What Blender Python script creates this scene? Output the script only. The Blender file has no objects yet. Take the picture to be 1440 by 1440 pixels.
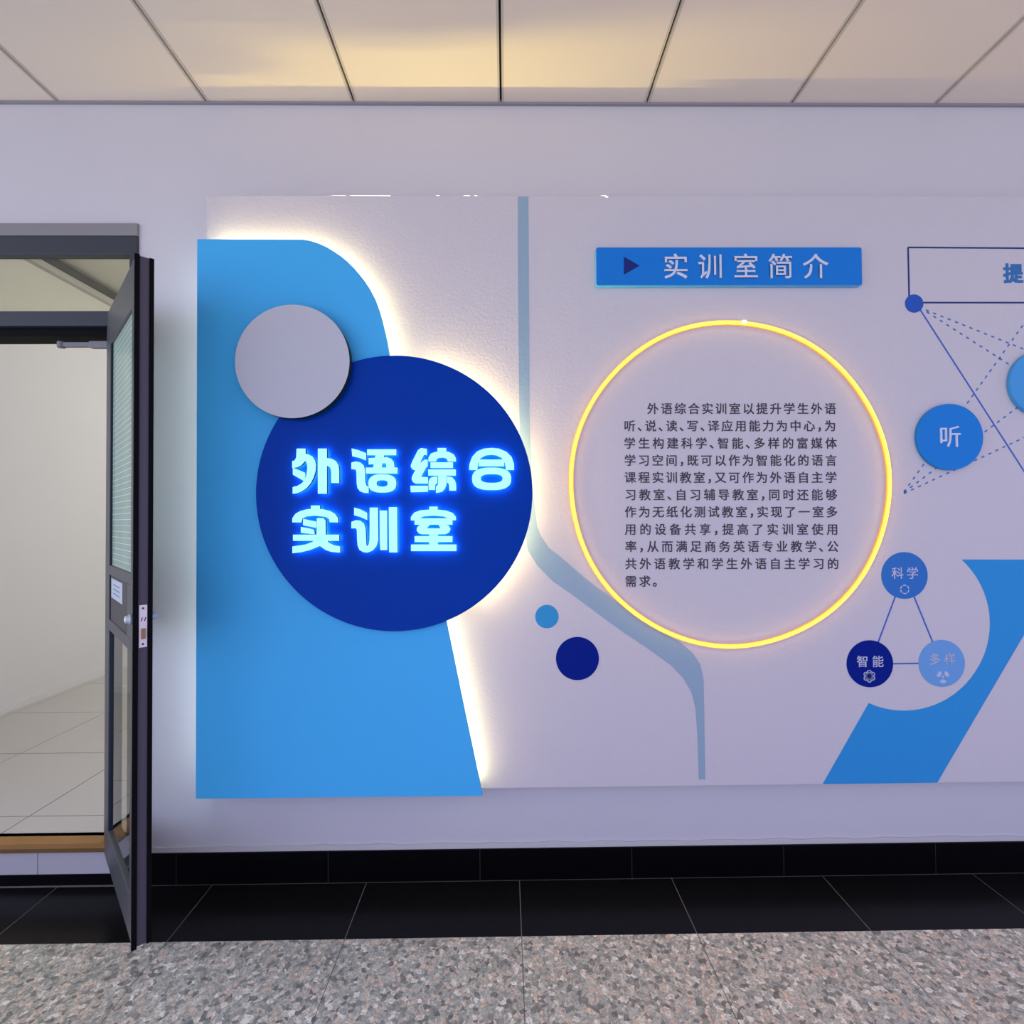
import bpy, bmesh, math, random
from mathutils import Vector, Matrix
random.seed(7)
SC = bpy.context.scene
COL = SC.collection

# ------------------------------------------------------------------ camera
YAW, PITCH, ROLL = 0.0117, 0.0154, -0.0064
CAM = Vector((0.0, -2.0484, 1.418))
FPX = 720.0
cy, sy, cp, sp, cr, sr = math.cos(YAW), math.sin(YAW), math.cos(PITCH), math.sin(PITCH), math.cos(ROLL), math.sin(ROLL)
f0 = Vector((sy, cy, 0)); r0 = Vector((cy, -sy, 0)); u0 = Vector((0, 0, 1))
FWD = cp * f0 + sp * u0; u1 = cp * u0 - sp * f0
RGT = cr * r0 + sr * u1; UPV = cr * u1 - sr * r0
cam_data = bpy.data.cameras.new('camera')
cam_data.sensor_width = 36; cam_data.lens = 36 * FPX / 1440; cam_data.clip_start = 0.02
cam = bpy.data.objects.new('camera', cam_data); COL.objects.link(cam)
cam.matrix_world = Matrix(((RGT.x, UPV.x, -FWD.x, CAM.x), (RGT.y, UPV.y, -FWD.y, CAM.y), (RGT.z, UPV.z, -FWD.z, CAM.z), (0, 0, 0, 1)))
SC.camera = cam

# ------------------------------------------------------------------ world: daylight over the open side of the corridor
world = bpy.data.worlds.new('world'); SC.world = world; world.use_nodes = True
nt = world.node_tree; nt.nodes.clear()
wo = nt.nodes.new('ShaderNodeOutputWorld'); bg = nt.nodes.new('ShaderNodeBackground')
tc = nt.nodes.new('ShaderNodeTexCoord'); sx = nt.nodes.new('ShaderNodeSeparateXYZ')
mr = nt.nodes.new('ShaderNodeMapRange'); mr.inputs[1].default_value = -1; mr.inputs[2].default_value = 1
rp = nt.nodes.new('ShaderNodeValToRGB')
rp.color_ramp.elements[0].position = 0.0; rp.color_ramp.elements[0].color = (0.72, 0.64, 0.80, 1)
rp.color_ramp.elements[1].position = 1.0; rp.color_ramp.elements[1].color = (0.57, 0.535, 1.08, 1)
e = rp.color_ramp.elements.new(0.40); e.color = (0.64, 0.60, 0.92, 1)
e = rp.color_ramp.elements.new(0.52); e.color = (0.58, 0.545, 1.06, 1)
mr2 = nt.nodes.new('ShaderNodeMapRange'); mr2.inputs[1].default_value = -1; mr2.inputs[2].default_value = 0.6
rp2 = nt.nodes.new('ShaderNodeValToRGB')
rp2.color_ramp.elements[0].color = (2.75, 3.3, 2.5, 1); rp2.color_ramp.elements[1].color = (1.0, 1.0, 1.0, 1)
mul = nt.nodes.new('ShaderNodeMixRGB'); mul.blend_type = 'MULTIPLY'; mul.inputs[0].default_value = 1
L = nt.links.new
L(tc.outputs['Generated'], sx.inputs[0]); L(sx.outputs['Z'], mr.inputs[0]); L(mr.outputs[0], rp.inputs[0])
L(sx.outputs['X'], mr2.inputs[0]); L(mr2.outputs[0], rp2.inputs[0])
L(rp.outputs[0], mul.inputs[1]); L(rp2.outputs[0], mul.inputs[2]); L(mul.outputs[0], bg.inputs[0])
bg.inputs[1].default_value = 0.99
L(bg.outputs[0], wo.inputs[0])

# lamp of the room behind the door
ld = bpy.data.lights.new('room_lamp', 'POINT'); ld.shadow_soft_size = 0.25
ld.energy = 118; ld.color = (1.0, 0.97, 0.935)
lo = bpy.data.objects.new('room_lamp', ld); COL.objects.link(lo); lo.location = (-0.6, 2.8, 2.7)

SC.view_settings.view_transform = 'Standard'; SC.view_settings.look = 'None'
SC.view_settings.exposure = 0.0; SC.view_settings.gamma = 1.0; SC.view_settings.use_curve_mapping = False
SC.cycles.use_denoising = True
SC.cycles.max_bounces = 10

# ------------------------------------------------------------------ helpers
def ray(px, py): return (FWD + RGT * ((px - 720) / FPX) - UPV * ((py - 720) / FPX))
def W(px, py, Y):                       # point of the plane y = Y seen at a pixel of the photo
    d = ray(px, py); t = (Y - CAM.y) / d.y; return CAM + d * t
def G(px, py, Z):                       # point of the level z = Z
    d = ray(px, py); t = (Z - CAM.z) / d.z; return CAM + d * t
def pxm(Y): return (Y - CAM.y) / FPX    # metres per pixel on the plane y = Y

def srgb(r, g, b):
    return tuple(((c / 255) / 12.92 if c / 255 <= 0.04045 else ((c / 255 + 0.055) / 1.055) ** 2.4) for c in (r, g, b)) + (1,)

def mat(name, col, rough=0.6, spec=0.3, metal=0.0, emit=None, estr=0.0, bump=0.0, bscale=200.0, var=0.0, vscale=3.0):
    m = bpy.data.materials.new(name); m.use_nodes = True
    n = m.node_tree.nodes; l = m.node_tree.links
    b = n['Principled BSDF']
    if len(col) == 3: col = tuple(col) + (1,)
    b.inputs['Base Color'].default_value = col
    b.inputs['Roughness'].default_value = rough
    b.inputs['Specular IOR Level'].default_value = spec
    b.inputs['Metallic'].default_value = metal
    if emit is not None:
        b.inputs['Emission Color'].default_value = tuple(emit) + (1,); b.inputs['Emission Strength'].default_value = estr
    t = n.new('ShaderNodeTexCoord')
    if var > 0:
        nz = n.new('ShaderNodeTexNoise'); nz.inputs['Scale'].default_value = vscale; nz.inputs['Detail'].default_value = 4
        l.new(t.outputs['Object'], nz.inputs['Vector'])
        mx = n.new('ShaderNodeMixRGB'); mx.blend_type = 'MIX'
        mx.inputs[1].default_value = tuple(c * (1 - var) for c in col[:3]) + (1,)
        mx.inputs[2].default_value = tuple(min(1, c * (1 + var)) for c in col[:3]) + (1,)
        l.new(nz.outputs['Fac'], mx.inputs[0]); l.new(mx.outputs[0], b.inputs['Base Color'])
    if bump > 0:
        nb = n.new('ShaderNodeTexNoise'); nb.inputs['Scale'].default_value = bscale; nb.inputs['Detail'].default_value = 3
        l.new(t.outputs['Object'], nb.inputs['Vector'])
        bp = n.new('ShaderNodeBump'); bp.inputs['Strength'].default_value = bump; bp.inputs['Distance'].default_value = 0.002
        l.new(nb.outputs['Fac'], bp.inputs['Height']); l.new(bp.outputs[0], b.inputs['Normal'])
    return m

class MB:
    """collects shapes, in world coordinates, for one mesh"""
    def __init__(s): s.v = []; s.f = []; s.mi = []
    def add(s, vs, fs, mi=0):
        o = len(s.v); s.v += [tuple(v) for v in vs]
        for f in fs: s.f.append(tuple(i + o for i in f)); s.mi.append(mi)
        return s
    def box(s, x0, x1, y0, y1, z0, z1, mi=0):
        x0, x1 = sorted((x0, x1)); y0, y1 = sorted((y0, y1)); z0, z1 = sorted((z0, z1))
        vs = [(x, y, z) for x in (x0, x1) for y in (y0, y1) for z in (z0, z1)]
        return s.add(vs, [(0, 1, 3, 2), (4, 6, 7, 5), (0, 4, 5, 1), (2, 3, 7, 6), (0, 2, 6, 4), (1, 5, 7, 3)], mi)
    def prism(s, pts, yb, yf, mi=0, side=None):
        """pts: (x, z) outline; from y = yb (back) to yf (front, towards the corridor)"""
        a = sum(p[0] * q[1] - q[0] * p[1] for p, q in zip(pts, pts[1:] + pts[:1]))
        if a < 0: pts = pts[::-1]
        n = len(pts)
        vs = [(x, yf, z) for x, z in pts] + [(x, yb, z) for x, z in pts]
        s.add(vs, [tuple(range(n)), tuple(range(2 * n - 1, n - 1, -1))], mi)
        o = len(s.v) - 2 * n
        for i in range(n):
            j = (i + 1) % n
            s.f.append((o + i, o + n + i, o + n + j, o + j)); s.mi.append(mi if side is None else side)
        return s
    def ring(s, outer, inner, yb, yf, mi=0):
        n = len(outer)
        vs = [(x, yf, z) for x, z in outer] + [(x, yf, z) for x, z in inner] + [(x, yb, z) for x, z in outer] + [(x, yb, z) for x, z in inner]
        fs = []
        for i in range(n):
            j = (i + 1) % n
            fs += [(i, j, n + j, n + i), (2 * n + i, 3 * n + i, 3 * n + j, 2 * n + j), (i, 2 * n + i, 2 * n + j, j), (n + i, n + j, 3 * n + j, 3 * n + i)]
        return s.add(vs, fs, mi)
    def line(s, p, q, w, yb, yf, mi=0):
        p = Vector(p); q = Vector(q); d = (q - p).normalized() * (w / 2); nrm = Vector((-d.y, d.x))
        return s.prism([tuple(p + nrm), tuple(q + nrm), tuple(q - nrm), tuple(p - nrm)], yb, yf, mi)
    def strip(s, pts, w, yb, yf, mi=0, closed=False):
        """a bent band of width w along a polyline of (x, z)"""
        n = len(pts); lft = []; rgt = []
        for i in range(n):
            a = Vector(pts[i - 1] if (closed or i) else pts[i]); b = Vector(pts[(i + 1) % n] if (closed or i < n - 1) else pts[i])
            d = (b - a).normalized(); nm = Vector((-d.y, d.x)) * w / 2; c = Vector(pts[i])
            lft.append(tuple(c + nm)); rgt.append(tuple(c - nm))
        if closed: return s.ring(lft, rgt, yb, yf, mi)
        return s.prism(lft + rgt[::-1], yb, yf, mi)
    def tube(s, pts, r, seg=12, mi=0):
        pts = [Vector(p) for p in pts]; rings = []
        for i, p in enumerate(pts):
            d = (pts[min(i + 1, len(pts) - 1)] - pts[max(i - 1, 0)]).normalized()
            a = d.orthogonal().normalized() if i == 0 else (rings[-1][1] - d * rings[-1][1].dot(d)).normalized()
            b = d.cross(a); rr = r[i] if isinstance(r, (list, tuple)) else r
            rings.append(([p + (a * math.cos(t) + b * math.sin(t)) * rr for t in [2 * math.pi * k / seg for k in range(seg)]], a))
        vs = [v for rg, _ in rings for v in rg]; fs = []
        for i in range(len(pts) - 1):
            for k in range(seg):
                k2 = (k + 1) % seg
                fs.append((i * seg + k, i * seg + k2, (i + 1) * seg + k2, (i + 1) * seg + k))
        fs.append(tuple(range(seg))[::-1]); o = (len(pts) - 1) * seg; fs.append(tuple(o + k for k in range(seg)))
        return s.add(vs, fs, mi)
    def xf(s, fn):
        s.v = [tuple(fn(Vector(v))) for v in s.v]; return s
    def build(s, name, mats, parent=None, smooth=False, bevel=0.0, loc=None, recalc=True):
        me = bpy.data.meshes.new(name)
        if parent is not None: off = world_loc(parent)
        else: off = Vector(loc) if loc is not None else Vector((0, 0, 0))
        me.from_pydata([tuple(Vector(v) - off) for v in s.v], [], s.f)
        mats = mats if isinstance(mats, (list, tuple)) else [mats]
        for m in mats: me.materials.append(m)
        me.polygons.foreach_set('material_index', s.mi)
        if recalc:
            bm = bmesh.new(); bm.from_mesh(me); bmesh.ops.recalc_face_normals(bm, faces=bm.faces); bm.to_mesh(me); bm.free()
        o = bpy.data.objects.new(name, me); COL.objects.link(o)
        if parent is not None: o.parent = parent
        else: o.location = off
        if bevel:
            md = o.modifiers.new('bevel', 'BEVEL'); md.width = bevel; md.segments = 2; md.limit_method = 'ANGLE'; md.angle_limit = math.radians(50)
        if smooth:
            for p in me.polygons: p.use_smooth = True
        return o

def world_loc(o):
    v = Vector(o.location)
    while o.parent: o = o.parent; v += Vector(o.location)
    return v
def tag(o, label=None, cat=None, group=None, kind=None):
    if label: o['label'] = label
    if cat: o['category'] = cat
    if group: o['group'] = group
    if kind: o['kind'] = kind
    return o
def thing(name, loc, label=None, cat=None, group=None, kind=None):
    o = bpy.data.objects.new(name, None); COL.objects.link(o); o.location = loc; o.empty_display_size = 0.05
    return tag(o, label, cat, group, kind)
def node(name, parent):                  # a grouping part with sub-parts
    o = bpy.data.objects.new(name, None); COL.objects.link(o); o.parent = parent; o.empty_display_size = 0.02
    return o

def P2(lst, Y): return [(lambda w: (w.x, w.z))(W(x, y, Y)) for x, y in lst]
def circle_pts(c, R, n=96): return [(c[0] + R * math.cos(2 * math.pi * k / n), c[1] + R * math.sin(2 * math.pi * k / n)) for k in range(n)]
def c2(px, py, Y): w = W(px, py, Y); return (w.x, w.z)

# glyphs of the built-in font, one unit em each
GL = {}
def glyph(ch, weight):
    k = (ch, weight)
    if k not in GL:
        c = bpy.data.curves.new('glyph', 'FONT'); c.body = ch; c.resolution_u = 3; c.extrude = 0.01; c.offset = weight; c.fill_mode = 'BOTH'
        o = bpy.data.objects.new('glyph', c); me = o.to_mesh()
        GL[k] = ([tuple(v.co) for v in me.vertices], [tuple(p.vertices) for p in me.polygons])
        o.to_mesh_clear(); bpy.data.objects.remove(o); bpy.data.curves.remove(c)
    return GL[k]
def put_glyph(mb, ch, cx, cz, size, yb, yf, weight=0.0, tilt=0.0):
    """centre the em square of a character on (cx, cz)"""
    vs, fs = glyph(ch, 0.0)
    # a heavier weight: the same strokes drawn again a hair apart
    for k, (dx, dz) in enumerate([(0, 0)] if not weight else [(-weight, -weight), (weight, -weight), (-weight, weight), (weight, weight), (0, 0)]):
        lift = k * 0.00006
        out = []
        for x, y, z in vs:
            a = (x - 0.5 + dx) * size; b = (y - 0.38 + dz) * size
            out.append((cx + a - b * tilt, yf - lift if z > 0 else yb, cz + b + a * tilt))
        mb.add(out, fs)

# ------------------------------------------------------------------ materials
M = {}
M['wall'] = mat('wall_paint', (0.63, 0.605, 0.625), 0.75, 0.2, bump=0.25, bscale=60, var=0.03, vscale=1.3)
M['room_wall'] = mat('room_paint', (0.70, 0.70, 0.685), 0.8, 0.2, bump=0.1, bscale=60, var=0.02, vscale=2)
M['board'] = mat('board_paper', (0.615, 0.58, 0.60), 0.55, 0.2, bump=0.7, bscale=110)
M['ceil'] = mat('ceiling_metal', (0.80, 0.70, 0.60), 0.42, 0.35, bump=0.05, bscale=40)
M['gap'] = mat('dark_gap', (0.02, 0.02, 0.022), 0.8)
M['trim_grey'] = mat('grey_trim', srgb(120, 120, 130), 0.5)
M['trim_pale'] = mat('pale_grey_trim', (0.30, 0.28, 0.31), 0.5)
M['lip'] = mat('panel_lip', (0.56, 0.50, 0.44), 0.5)
M['sky_blue'] = mat('sky_blue_board', (0.07, 0.47, 0.86), 0.5, 0.12, var=0.04, vscale=2)
M['navy'] = mat('navy_acrylic', (0.0004, 0.042, 0.35), 0.1, 0.05)
M['pale'] = mat('pale_grey_board', (0.54, 0.545, 0.59), 0.5, 0.3)
M['pale_edge'] = mat('dark_green_edge', (0.012, 0.035, 0.035), 0.6)
M['bar_blue'] = mat('royal_blue_board', (0.010, 0.20, 0.64), 0.35, 0.15)
M['bar_edge'] = mat('bright_edge', (0.08, 0.40, 0.80), 0.35, 0.3)
M['disc_blue'] = mat('azure_board', (0.012, 0.215, 0.64), 0.35, 0.15)
M['disc_light'] = mat('light_azure_board', (0.07, 0.34, 0.68), 0.35, 0.15)
M['tri_navy'] = mat('navy_vinyl', (0.003, 0.016, 0.16), 0.4)
M['white_raised'] = mat('white_acrylic', (0.66, 0.68, 0.78), 0.35)
M['p_ribbon'] = mat('pale_blue_print', (0.29, 0.41, 0.50), 0.55, 0.3, bump=0.5, bscale=90)
M['p_mid'] = mat('mid_blue_print', (0.035, 0.28, 0.58), 0.5, 0.1)
M['p_navy'] = mat('navy_print', (0.0003, 0.013, 0.22), 0.5, 0.08)
M['p_royal'] = mat('royal_print', (0.035, 0.175, 0.52), 0.5, 0.1)
M['p_dot'] = mat('violet_blue_print', (0.028, 0.105, 0.46), 0.5, 0.1)
M['p_pale'] = mat('light_blue_print', (0.155, 0.365, 0.68), 0.5, 0.1)
M['p_line'] = mat('line_navy_print', (0.012, 0.025, 0.17), 0.5)
M['p_link'] = mat('line_blue_print', (0.05, 0.125, 0.48), 0.5)
M['p_dash'] = mat('dash_blue_print', (0.06, 0.18, 0.45), 0.5)
M['p_cap'] = mat('caption_blue_print', (0.03, 0.17, 0.42), 0.5)
M['p_band'] = mat('band_blue_print', (0.03, 0.29, 0.64), 0.5, 0.12, bump=0.4, bscale=90)
M['p_ink'] = mat('dark_ink', (0.075, 0.063, 0.078), 0.6, 0.1)
M['p_white'] = mat('white_print', (0.52, 0.54, 0.66), 0.5)
M['p_faint'] = mat('faint_print', (0.47, 0.49, 0.60), 0.5)
M['led'] = mat('warm_led', (0.8, 0.8, 0.7), emit=(1.0, 0.79, 0.38), estr=25.0)
M['wall_fill'] = mat('cool_wall_fill', (0.8, 0.8, 0.8), emit=(0.86, 1.0, 1.0), estr=13.0)
M['leak'] = mat('leak_glow', (0.8, 0.8, 0.8), emit=(1.0, 0.85, 0.72), estr=1.6)
M['spacer'] = mat('grey_spacer', (0.3, 0.3, 0.32), 0.7)
M['l_face'] = mat('letter_face', (0.2, 0.4, 0.4), emit=(0.36, 0.98, 1.0), estr=1.0)
M['l_side'] = mat('letter_side', (0.01, 0.06, 0.10), 0.4)
M['l_rim'] = mat('letter_rim', (0.1, 0.3, 0.4), emit=(0.10, 0.45, 0.62), estr=1.0)
M['l_back'] = mat('letter_back', (0.4, 0.6, 0.8), emit=(0.2, 0.75, 1.0), estr=13.0)
M['neon'] = mat('neon_yellow', (0.8, 0.6, 0.1), emit=(1.0, 0.52, 0.014), estr=10.0)
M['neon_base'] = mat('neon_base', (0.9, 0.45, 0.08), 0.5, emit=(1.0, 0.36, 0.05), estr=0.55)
M['clip'] = mat('clear_clip', (0.9, 0.85, 0.7), 0.2, emit=(1.0, 0.9, 0.75), estr=1.0)
M['frame'] = mat('dark_aluminium', (0.035, 0.042, 0.055), 0.4, 0.4)
M['leaf'] = mat('grey_aluminium', (0.075, 0.078, 0.078), 0.4, 0.45)
M['leaf_edge'] = mat('violet_grey_aluminium', (0.085, 0.078, 0.105), 0.45, 0.4)
M['leaf_dark'] = mat('dark_panel', (0.075, 0.070, 0.068), 0.5)
M['rebate'] = mat('dark_blue_rebate', (0.012, 0.022, 0.038), 0.5)
M['seal'] = mat('black_seal', (0.003, 0.003, 0.004), 0.7, 0.1)
M['casing'] = mat('grey_casing', (0.26, 0.25, 0.25), 0.6)
M['chrome'] = mat('chrome', (0.45, 0.46, 0.48), 0.3, metal=1.0)
M['closer'] = mat('closer_metal', (0.20, 0.20, 0.215), 0.4, metal=0.4)
M['satin'] = mat('satin_chrome', (0.62, 0.70, 0.72), 0.3, metal=0.3)
M['plate'] = mat('white_lock_plate', (0.92, 0.84, 0.90), 0.35)
M['hole'] = mat('brown_hole', (0.07, 0.035, 0.025), 0.5)
M['latch'] = mat('brass_latch', (0.40, 0.24, 0.12), 0.4, metal=0.4)
M['paper'] = mat('paper', (0.55, 0.60, 0.64), 0.7)
M['ink'] = mat('grey_ink', (0.26, 0.30, 0.34), 0.7)
M['wood'] = mat('wood_edge', (0.33, 0.17, 0.05), 0.5, var=0.15, vscale=8)
M['wood_dark'] = mat('wood_edge_dark', (0.17, 0.095, 0.03), 0.5, var=0.15, vscale=8)
M['riser'] = mat('white_riser_tile', (0.50, 0.48, 0.49), 0.3)
M['grout'] = mat('light_grout', (0.20, 0.185, 0.17), 0.8)
M['base_grout'] = mat('dark_grout', (0.05, 0.048, 0.045), 0.8)
M['base_tile'] = mat('black_stone', (0.002, 0.002, 0.0028), 0.35, 0.1)
M['plaster'] = mat('plaster_bead', (0.60, 0.58, 0.56), 0.8, bump=0.6, bscale=40)

def glass(name, tint, ior=1.45, stripes=False):
    m = bpy.data.materials.new(name); m.use_nodes = True
    n = m.node_tree.nodes; l = m.node_tree.links; n.clear()
    out = n.new('ShaderNodeOutputMaterial'); gl = n.new('ShaderNodeBsdfGlossy'); tr = n.new('ShaderNodeBsdfTransparent'); fr = n.new('ShaderNodeFresnel')
    gl.inputs['Roughness'].default_value = 0.02; tr.inputs[0].default_value = tuple(tint) + (1,); fr.inputs[0].default_value = ior
    ge = n.new('ShaderNodeNewGeometry'); sb_ = n.new('ShaderNodeMath'); sb_.operation = 'SUBTRACT'; sb_.inputs[0].default_value = 1; l.new(ge.outputs['Backfacing'], sb_.inputs[1])
    mf = n.new('ShaderNodeMath'); mf.operation = 'MULTIPLY'; l.new(fr.outputs[0], mf.inputs[0]); l.new(sb_.outputs[0], mf.inputs[1])
    mx = n.new('ShaderNodeMixShader'); l.new(mf.outputs[0], mx.inputs[0]); l.new(tr.outputs[0], mx.inputs[1]); l.new(gl.outputs[0], mx.inputs[2])
    last = mx
    if stripes:
        t = n.new('ShaderNodeTexCoord'); sp_ = n.new('ShaderNodeSeparateXYZ'); mt = n.new('ShaderNodeMath'); mt.operation = 'MULTIPLY'; mt.inputs[1].default_value = 1 / 0.021
        fc = n.new('ShaderNodeMath'); fc.operation = 'FRACT'; lt = n.new('ShaderNodeMath'); lt.operation = 'LESS_THAN'; lt.inputs[1].default_value = 0.065
        l.new(t.outputs['Object'], sp_.inputs[0]); l.new(sp_.outputs['Z'], mt.inputs[0]); l.new(mt.outputs[0], fc.inputs[0]); l.new(fc.outputs[0], lt.inputs[0])
        df = n.new('ShaderNodeBsdfDiffuse'); df.inputs[0].default_value = (0.75, 0.78, 0.74, 1)
        fm = n.new('ShaderNodeBsdfDiffuse'); fm.inputs[0].default_value = (0.43, 0.56, 0.45, 1)
        m0 = n.new('ShaderNodeMixShader'); m0.inputs[0].default_value = 0.6; l.new(mx.outputs[0], m0.inputs[1]); l.new(fm.outputs[0], m0.inputs[2])
        m2 = n.new('ShaderNodeMixShader'); l.new(lt.outputs[0], m2.inputs[0]); l.new(m0.outputs[0], m2.inputs[1]); l.new(df.outputs[0], m2.inputs[2]); last = m2
    l.new(last.outputs[0], out.inputs[0]); return m
M['glass'] = glass('clear_glass', (0.93, 0.96, 0.93), 2.3)
M['glass_transom'] = glass('transom_glass', (0.90, 0.90, 0.82))
M['glass_film'] = glass('striped_film_glass', (0.88, 0.94, 0.88), stripes=True)

def granite():
    m = bpy.data.materials.new('granite'); m.use_nodes = True
    n = m.node_tree.nodes; l = m.node_tree.links; b = n['Principled BSDF']
    t = n.new('ShaderNodeTexCoord')
    nz = n.new('ShaderNodeTexNoise'); nz.inputs['Scale'].default_value = 60; nz.inputs['Detail'].default_value = 3
    l.new(t.outputs['Object'], nz.inputs['Vector'])
    ad = n.new('ShaderNodeMixRGB'); ad.blend_type = 'LINEAR_LIGHT'; ad.inputs[0].default_value = 0.006
    l.new(t.outputs['Object'], ad.inputs[1]); l.new(nz.outputs['Color'], ad.inputs[2])
    v = n.new('ShaderNodeTexVoronoi'); v.inputs['Scale'].default_value = 72; l.new(ad.outputs[0], v.inputs['Vector'])
    s = n.new('ShaderNodeSeparateColor'); l.new(v.outputs['Color'], s.inputs[0])
    r = n.new('ShaderNodeValToRGB'); cr_ = r.color_ramp; cr_.interpolation = 'LINEAR'
    cols = [(0.0, (0.20, 0.19, 0.165)), (0.14, (0.31, 0.30, 0.26)), (0.35, (0.44, 0.43, 0.37)), (0.6, (0.53, 0.51, 0.44)), (0.78, (0.62, 0.49, 0.38)), (0.9, (0.68, 0.63, 0.53)), (1.0, (0.84, 0.80, 0.70))]
    cr_.elements[0].position = 0; cr_.elements[0].color = cols[0][1] + (1,)
    cr_.elements[1].position = 1; cr_.elements[1].color = cols[-1][1] + (1,)
    for p, c in cols[1:-1]:
        e = cr_.elements.new(p); e.color = c + (1,)
    l.new(s.outputs[0], r.inputs[0])
    v2 = n.new('ShaderNodeTexVoronoi'); v2.inputs['Scale'].default_value = 190; l.new(ad.outputs[0], v2.inputs['Vector'])
    s2 = n.new('ShaderNodeSeparateColor'); l.new(v2.outputs['Color'], s2.inputs[0])
    r2 = n.new('ShaderNodeValToRGB'); r2.color_ramp.elements[0].color = (0.84, 0.84, 0.75, 1); r2.color_ramp.elements[1].color = (1.53, 1.52, 1.35, 1)
    l.new(s2.outputs[1], r2.inputs[0])
    mu = n.new('ShaderNodeMixRGB'); mu.blend_type = 'MULTIPLY'; mu.inputs[0].default_value = 1; l.new(r.outputs[0], mu.inputs[1]); l.new(r2.outputs[0], mu.inputs[2])
    l.new(mu.outputs[0], b.inputs['Base Color']); b.inputs['Roughness'].default_value = 0.3; b.inputs['Specular IOR Level'].default_value = 0.3
    return m
M['granite'] = granite()
M['granite_joint'] = mat('granite_joint', (0.12, 0.115, 0.11), 0.8)

def room_tile():
    m = mat('room_tile', (0.54, 0.52, 0.475), 0.22, 0.4, var=0.03, vscale=2); return m
M['room_tile'] = room_tile()
M['room_joint'] = mat('room_joint', (0.16, 0.15, 0.13), 0.8)

def black_tile():
    m = bpy.data.materials.new('black_floor_stone'); m.use_nodes = True
    n = m.node_tree.nodes; l = m.node_tree.links; b = n['Principled BSDF']
    t = n.new('ShaderNodeTexCoord'); v = n.new('ShaderNodeTexNoise'); v.inputs['Scale'].default_value = 400; v.inputs['Detail'].default_value = 2
    l.new(t.outputs['Object'], v.inputs['Vector'])
    r = n.new('ShaderNodeValToRGB'); r.color_ramp.elements[0].position = 0.4; r.color_ramp.elements[0].color = (0.004, 0.004, 0.004, 1)
    r.color_ramp.elements[1].position = 0.75; r.color_ramp.elements[1].color = (0.016, 0.015, 0.014, 1)
    l.new(v.outputs['Fac'], r.inputs[0]); l.new(r.outputs[0], b.inputs['Base Color'])
    b.inputs['Roughness'].default_value = 0.24; b.inputs['Specular IOR Level'].default_value = 0.12
    return m
M['black_tile'] = black_tile()

# ------------------------------------------------------------------ the setting
HC = 3.102                      # ceiling height
X0, X1 = -4.6, 4.0              # ends of the corridor that are built
YB = -3.6                       # open side of the corridor
JR = W(194, 700, 0).x           # right edge of the door opening
JL = JR - 1.50
TOP = W(100, 316, 0).z          # top of the door frame
RF = 0.165                      # level of the room behind the door

wb = MB()
wb.box(JR, X1, 0, 0.2, 0, HC + 0.1).box(JL, JR, 0, 0.2, TOP, HC + 0.1).box(X0, JL, 0, 0.2, 0, HC + 0.1)
tag(wb.build('wall_back', M['wall']), kind='structure')

# ceiling of long metal panels with dark joints
cb = MB(); cx0 = -1.7797 - 0.5897 * 5; pw = 0.5897
for i in range(16):
    a = cx0 + i * pw
    if a > X1: break
    cb.box(a + 0.004, a + pw - 0.004, YB, -0.005, HC, HC + 0.012, 0)
    cb.box(a + 0.004, a + 0.012, YB, -0.005, HC - 0.0012, HC, 1); cb.box(a + pw - 0.012, a + pw - 0.004, YB, -0.005, HC - 0.0012, HC, 1)
cb.box(X0, X1, YB, 0, HC + 0.02, HC + 0.05, 2)
tag(cb.build('ceiling', [M['ceil'], M['lip'], M['gap']]), kind='structure')
tb = MB(); tb.box(X0, X1, -0.012, 0, HC - 0.008, HC + 0.004)
tag(tb.build('trim_1', M['trim_pale']), kind='structure')

# floor: granite, then a strip of black stone along the wall
DF = 0.284; TX = -1.1559
fb = MB(); fb.box(X0, X1, YB, -DF, -0.05, -0.0006, 1)
for i in range(-6, 10):
    a = TX + 0.6 * i
    for k in range(6):
        y1 = -DF - 0.6 * k; y0 = max(y1 - 0.6, YB)
        if y1 <= YB: break
        fb.box(max(a + 0.0012, X0), min(a + 0.5988, X1), y0 + (0.0012 if k else 0), y1 - (0.0012 if k else 0), -0.05, 0)
tag(fb.build('floor', [M['granite'], M['granite_joint']]), kind='structure')
kb = MB(); kb.box(X0, X1, -DF, 0, -0.05, -0.0006, 1)
for i in range(-6, 10):
    a = TX + 0.6 * i
    kb.box(max(a + 0.0016, X0), min(a + 0.5984, X1), -DF, -0.014, -0.05, 0)
tag(kb.build('floor_border', [M['black_tile'], M['grout']]), kind='structure')

# baseboard of black stone
BH = 0.122
bb = MB(); bb.box(JR, X1, -0.0124, 0, 0, BH - 0.002, 1)
seams = [JR] + [W(248 + 213.5 * k, 1220 - 3.5 * k, -0.012).x for k in range(0, 12)]
for a, b in zip(seams, seams[1:]):
    if a > X1: break
    bb.box(a + 0.001, min(b, X1) - 0.001, -0.013, 0, 0.002, BH)
tag(bb.build('baseboard_back', [M['base_tile'], M['base_grout']]), kind='structure')
pb = MB()
xs = [JR + i * (X1 - JR) / 90 for i in range(91)]
top = [(x, BH + 0.020 + 0.006 * math.sin(i * 1.7) * random.random()) for i, x in enumerate(xs)]
pb.prism([(JR, BH)] + top + [(X1, BH)], 0, -0.006)
tag(pb.build('trim_2', M['plaster']), kind='structure')

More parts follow.
